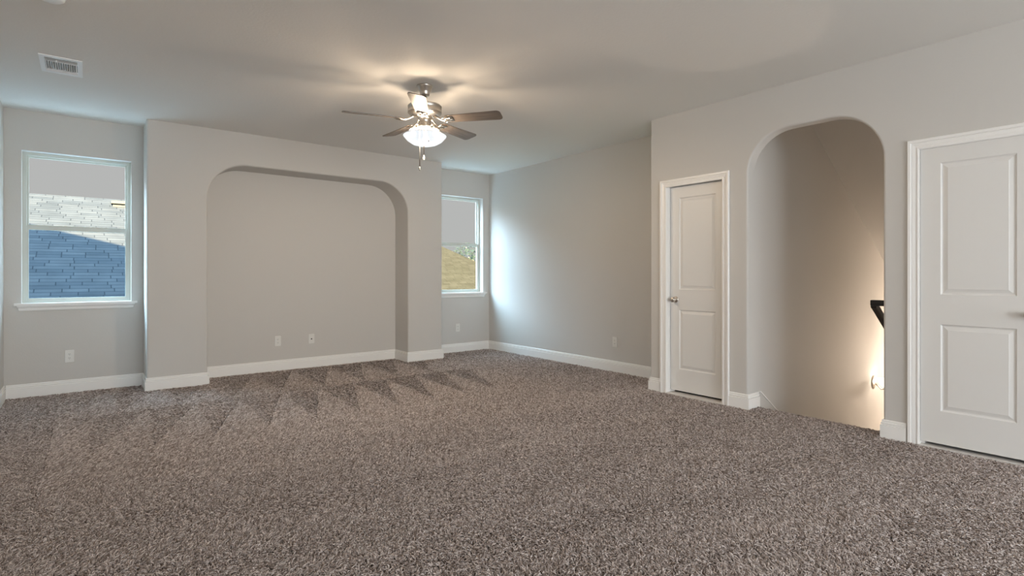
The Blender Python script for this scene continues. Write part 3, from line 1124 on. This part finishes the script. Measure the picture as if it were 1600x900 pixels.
# ---------------------------------------------------------------- carpet pile
def carpet():
    # rectangles (x0,x1,y0,y1) covered with pile
    rects = [(LEFT_X + BT, A_X - BT, -0.7, D_Y - BT),
             (LEFT_X + BT, G_X, D_Y - BT, C_Y - BT),
             (NX0 + BT, NX1 - BT, D_Y - BT, C_Y - BT),
             (HH_X + BT, B_X - BT, D_Y - BT, C_Y - BT),
             (A_X - BT, B_X - BT, E_Y + BT, D_Y - BT),
             (A_X - BT, NOSE_X + 0.004, AY0 + BT, AY1 - BT)]
    fx, fy = math.sin(TH), math.cos(TH)
    P = []
    for (x0, x1, y0, y1) in rects:
        sp = 0.0062
        nx, ny = int((x1 - x0) / sp), int((y1 - y0) / sp)
        gx, gy = np.meshgrid(np.arange(nx), np.arange(ny))
        x = x0 + (gx.ravel() + rng.random(nx * ny)) * sp
        y = y0 + (gy.ravel() + rng.random(nx * ny)) * sp
        dz = x * fx + y * fy
        lu = x * fy - y * fx
        ok = (dz > 0.8) & (np.abs(lu) < dz * 1.05 + 1.1)
        # fewer, thicker tufts far away
        keep = rng.random(x.size) < np.clip(3.2 / dz, 0.30, 1.0) ** 1.6
        P.append(np.stack([x, y], 1)[ok & keep])
    P = np.concatenate(P)
    door_gap = (P[:, 0] > A_X - 0.034) & (((P[:, 1] > D1[0]) & (P[:, 1] < D1[1])) | ((P[:, 1] > D2[0]) & (P[:, 1] < D2[1])))
    P = P[~door_gap]
    n = len(P)
    x, y = P[:, 0], P[:, 1]
    dz = x * fx + y * fy
    thick = np.clip(3.2 / dz, 0.30, 1.0) ** -0.62
    # slow swirls in the lie of the pile
    def noise(sx, sy, ph):
        return (np.sin(x * sx + y * sy * 0.6 + ph) + np.sin(x * sx * 0.53 - y * sy * 1.1 + ph * 2.1) + np.sin(-x * sx * 1.37 + y * sy * 1.7 + ph * 0.7)) / 3
    # yarn ends gather in small clumps that share a lie, a height and a shade
    cs = 0.0100
    ix, iy = np.floor(x / cs + 0.35 * np.sin(y * 190)).astype(np.int64), np.floor(y / cs + 0.35 * np.sin(x * 170)).astype(np.int64)

    def cell(seed):
        h_ = np.sin(ix * 127.1 + iy * 311.7 + seed * 74.7) * 43758.5453
        return h_ - np.floor(h_)
    ang = cell(1) * 2 * np.pi + rng.normal(0, 0.8, n)
    base = 1.1 + 1.4 * noise(2.1, 3.3, 0.4) + 0.8 * noise(6, 8, 2.2)
    # wedge marks left by a vacuum cleaner in front of the niche
    mark = np.zeros(n)
    for (ya, yb, per, ph) in ((5.65, 6.85, 0.44, 0.243), (4.40, 5.65, 0.37, 0.017)):
        fr = np.abs(((x - 0.2 * (y - ya) + ph) / per) % 1.0 - 0.5) * 2
        inr = (y > ya) & (y < yb) & (x > -0.1) & (x < 3.7)
        wd = (yb - y) / (yb - ya)
        mark = np.where(inr, np.where(fr < wd, 1.0, -1.0), mark)
    near_ = np.clip((y - 3.0) / 1.4, 0, 1) * (mark == 0) * (x > -0.2) * (x < 3.9)
    mark = -(mark + near_)
    amp = 0.0066
    # long streaks where feet and the vacuum brushed the pile one way or the other
    lu_ = x * fy - y * fx
    al, pe = 0.915 * lu_ + 0.403 * dz, -0.403 * lu_ + 0.915 * dz
    stk = (np.sin(pe * 7.3 + 1.3 * np.sin(al * 1.1) + 0.6) + np.sin(pe * 13.7 + 1.7 * np.sin(al * 1.7 + 2.0) + al * 0.9)
           + 0.8 * np.sin(pe * 24.0 + 2.2 * np.sin(al * 2.3 + 1.0) - al * 1.3) + 1.2 * np.sin(al * 1.4 + pe * 1.1) * np.cos(pe * 2.6 - al * 0.7)) / 3.0
    stk = stk * (1 - np.abs(mark)) * 1.15
    dirx = np.cos(ang) * 0.9 + np.cos(base) * 0.35 + stk * fx
    diry = np.sin(ang) * 0.9 + np.sin(base) * 0.35 + stk * fy
    wgt = np.abs(mark)
    dirx = dirx * (1 - 0.4 * wgt) - mark * fx * 1.9
    diry = diry * (1 - 0.4 * wgt) - mark * fy * 1.9
    lean = amp * (0.6 + 0.8 * rng.random(n))
    hgt = 0.0125 * (0.45 + 0.6 * cell(2) + 0.35 * rng.random(n)) + 0.0012 * noise(30, 26, 1.0)
    z0 = FZ - 0.001
    a2 = ang + rng.uniform(-1.2, 1.2, n)
    K = 4
    pos = np.zeros((n, K, 3))
    tt = np.linspace(0, 1, K)
    for k, t_ in enumerate(tt):
        pos[:, k, 0] = x + dirx * lean * t_ ** 1.6 * 1.5
        pos[:, k, 1] = y + diry * lean * t_ ** 1.6 * 1.5
        pos[:, k, 2] = z0 + hgt * (1 - (1 - t_) ** 1.5)
    pos[:, -1, 0] += np.cos(a2) * 0.003 * thick
    pos[:, -1, 1] += np.sin(a2) * 0.003 * thick
    pos[:, -1, 2] -= 0.0012
    rad = np.zeros((n, K))
    rad[:] = np.array([0.0016, 0.0020, 0.0019, 0.0012])[None, :]
    rad *= thick[:, None] * rng.uniform(0.8, 1.15, n)[:, None]
    hc = bpy.data.hair_curves.new('carpet_pile')
    hc.add_curves([K] * n)
    hc.attributes['position'].data.foreach_set('vector', pos.astype(np.float32).ravel())
    ra = hc.attributes.get('radius') or hc.attributes.new('radius', 'FLOAT', 'POINT')
    ra.data.foreach_set('value', rad.astype(np.float32).ravel())
    tn = hc.attributes.new('tint', 'FLOAT', 'CURVE')
    tv = np.clip(0.5 + 0.5 * (cell(3) - 0.5) + rng.normal(0, 0.30, n) + 0.05 * noise(1.3, 2.1, 3.0), 0, 1)
    tn.data.foreach_set('value', tv.astype(np.float32))
    hc.materials.append(M_YARN)
    o = bpy.data.objects.new('carpet_pile', hc)
    COL.objects.link(o)
    tag(o, 'grey-brown shag carpet covering the whole floor', 'carpet', kind='stuff')
    print('tufts', n)


carpet()
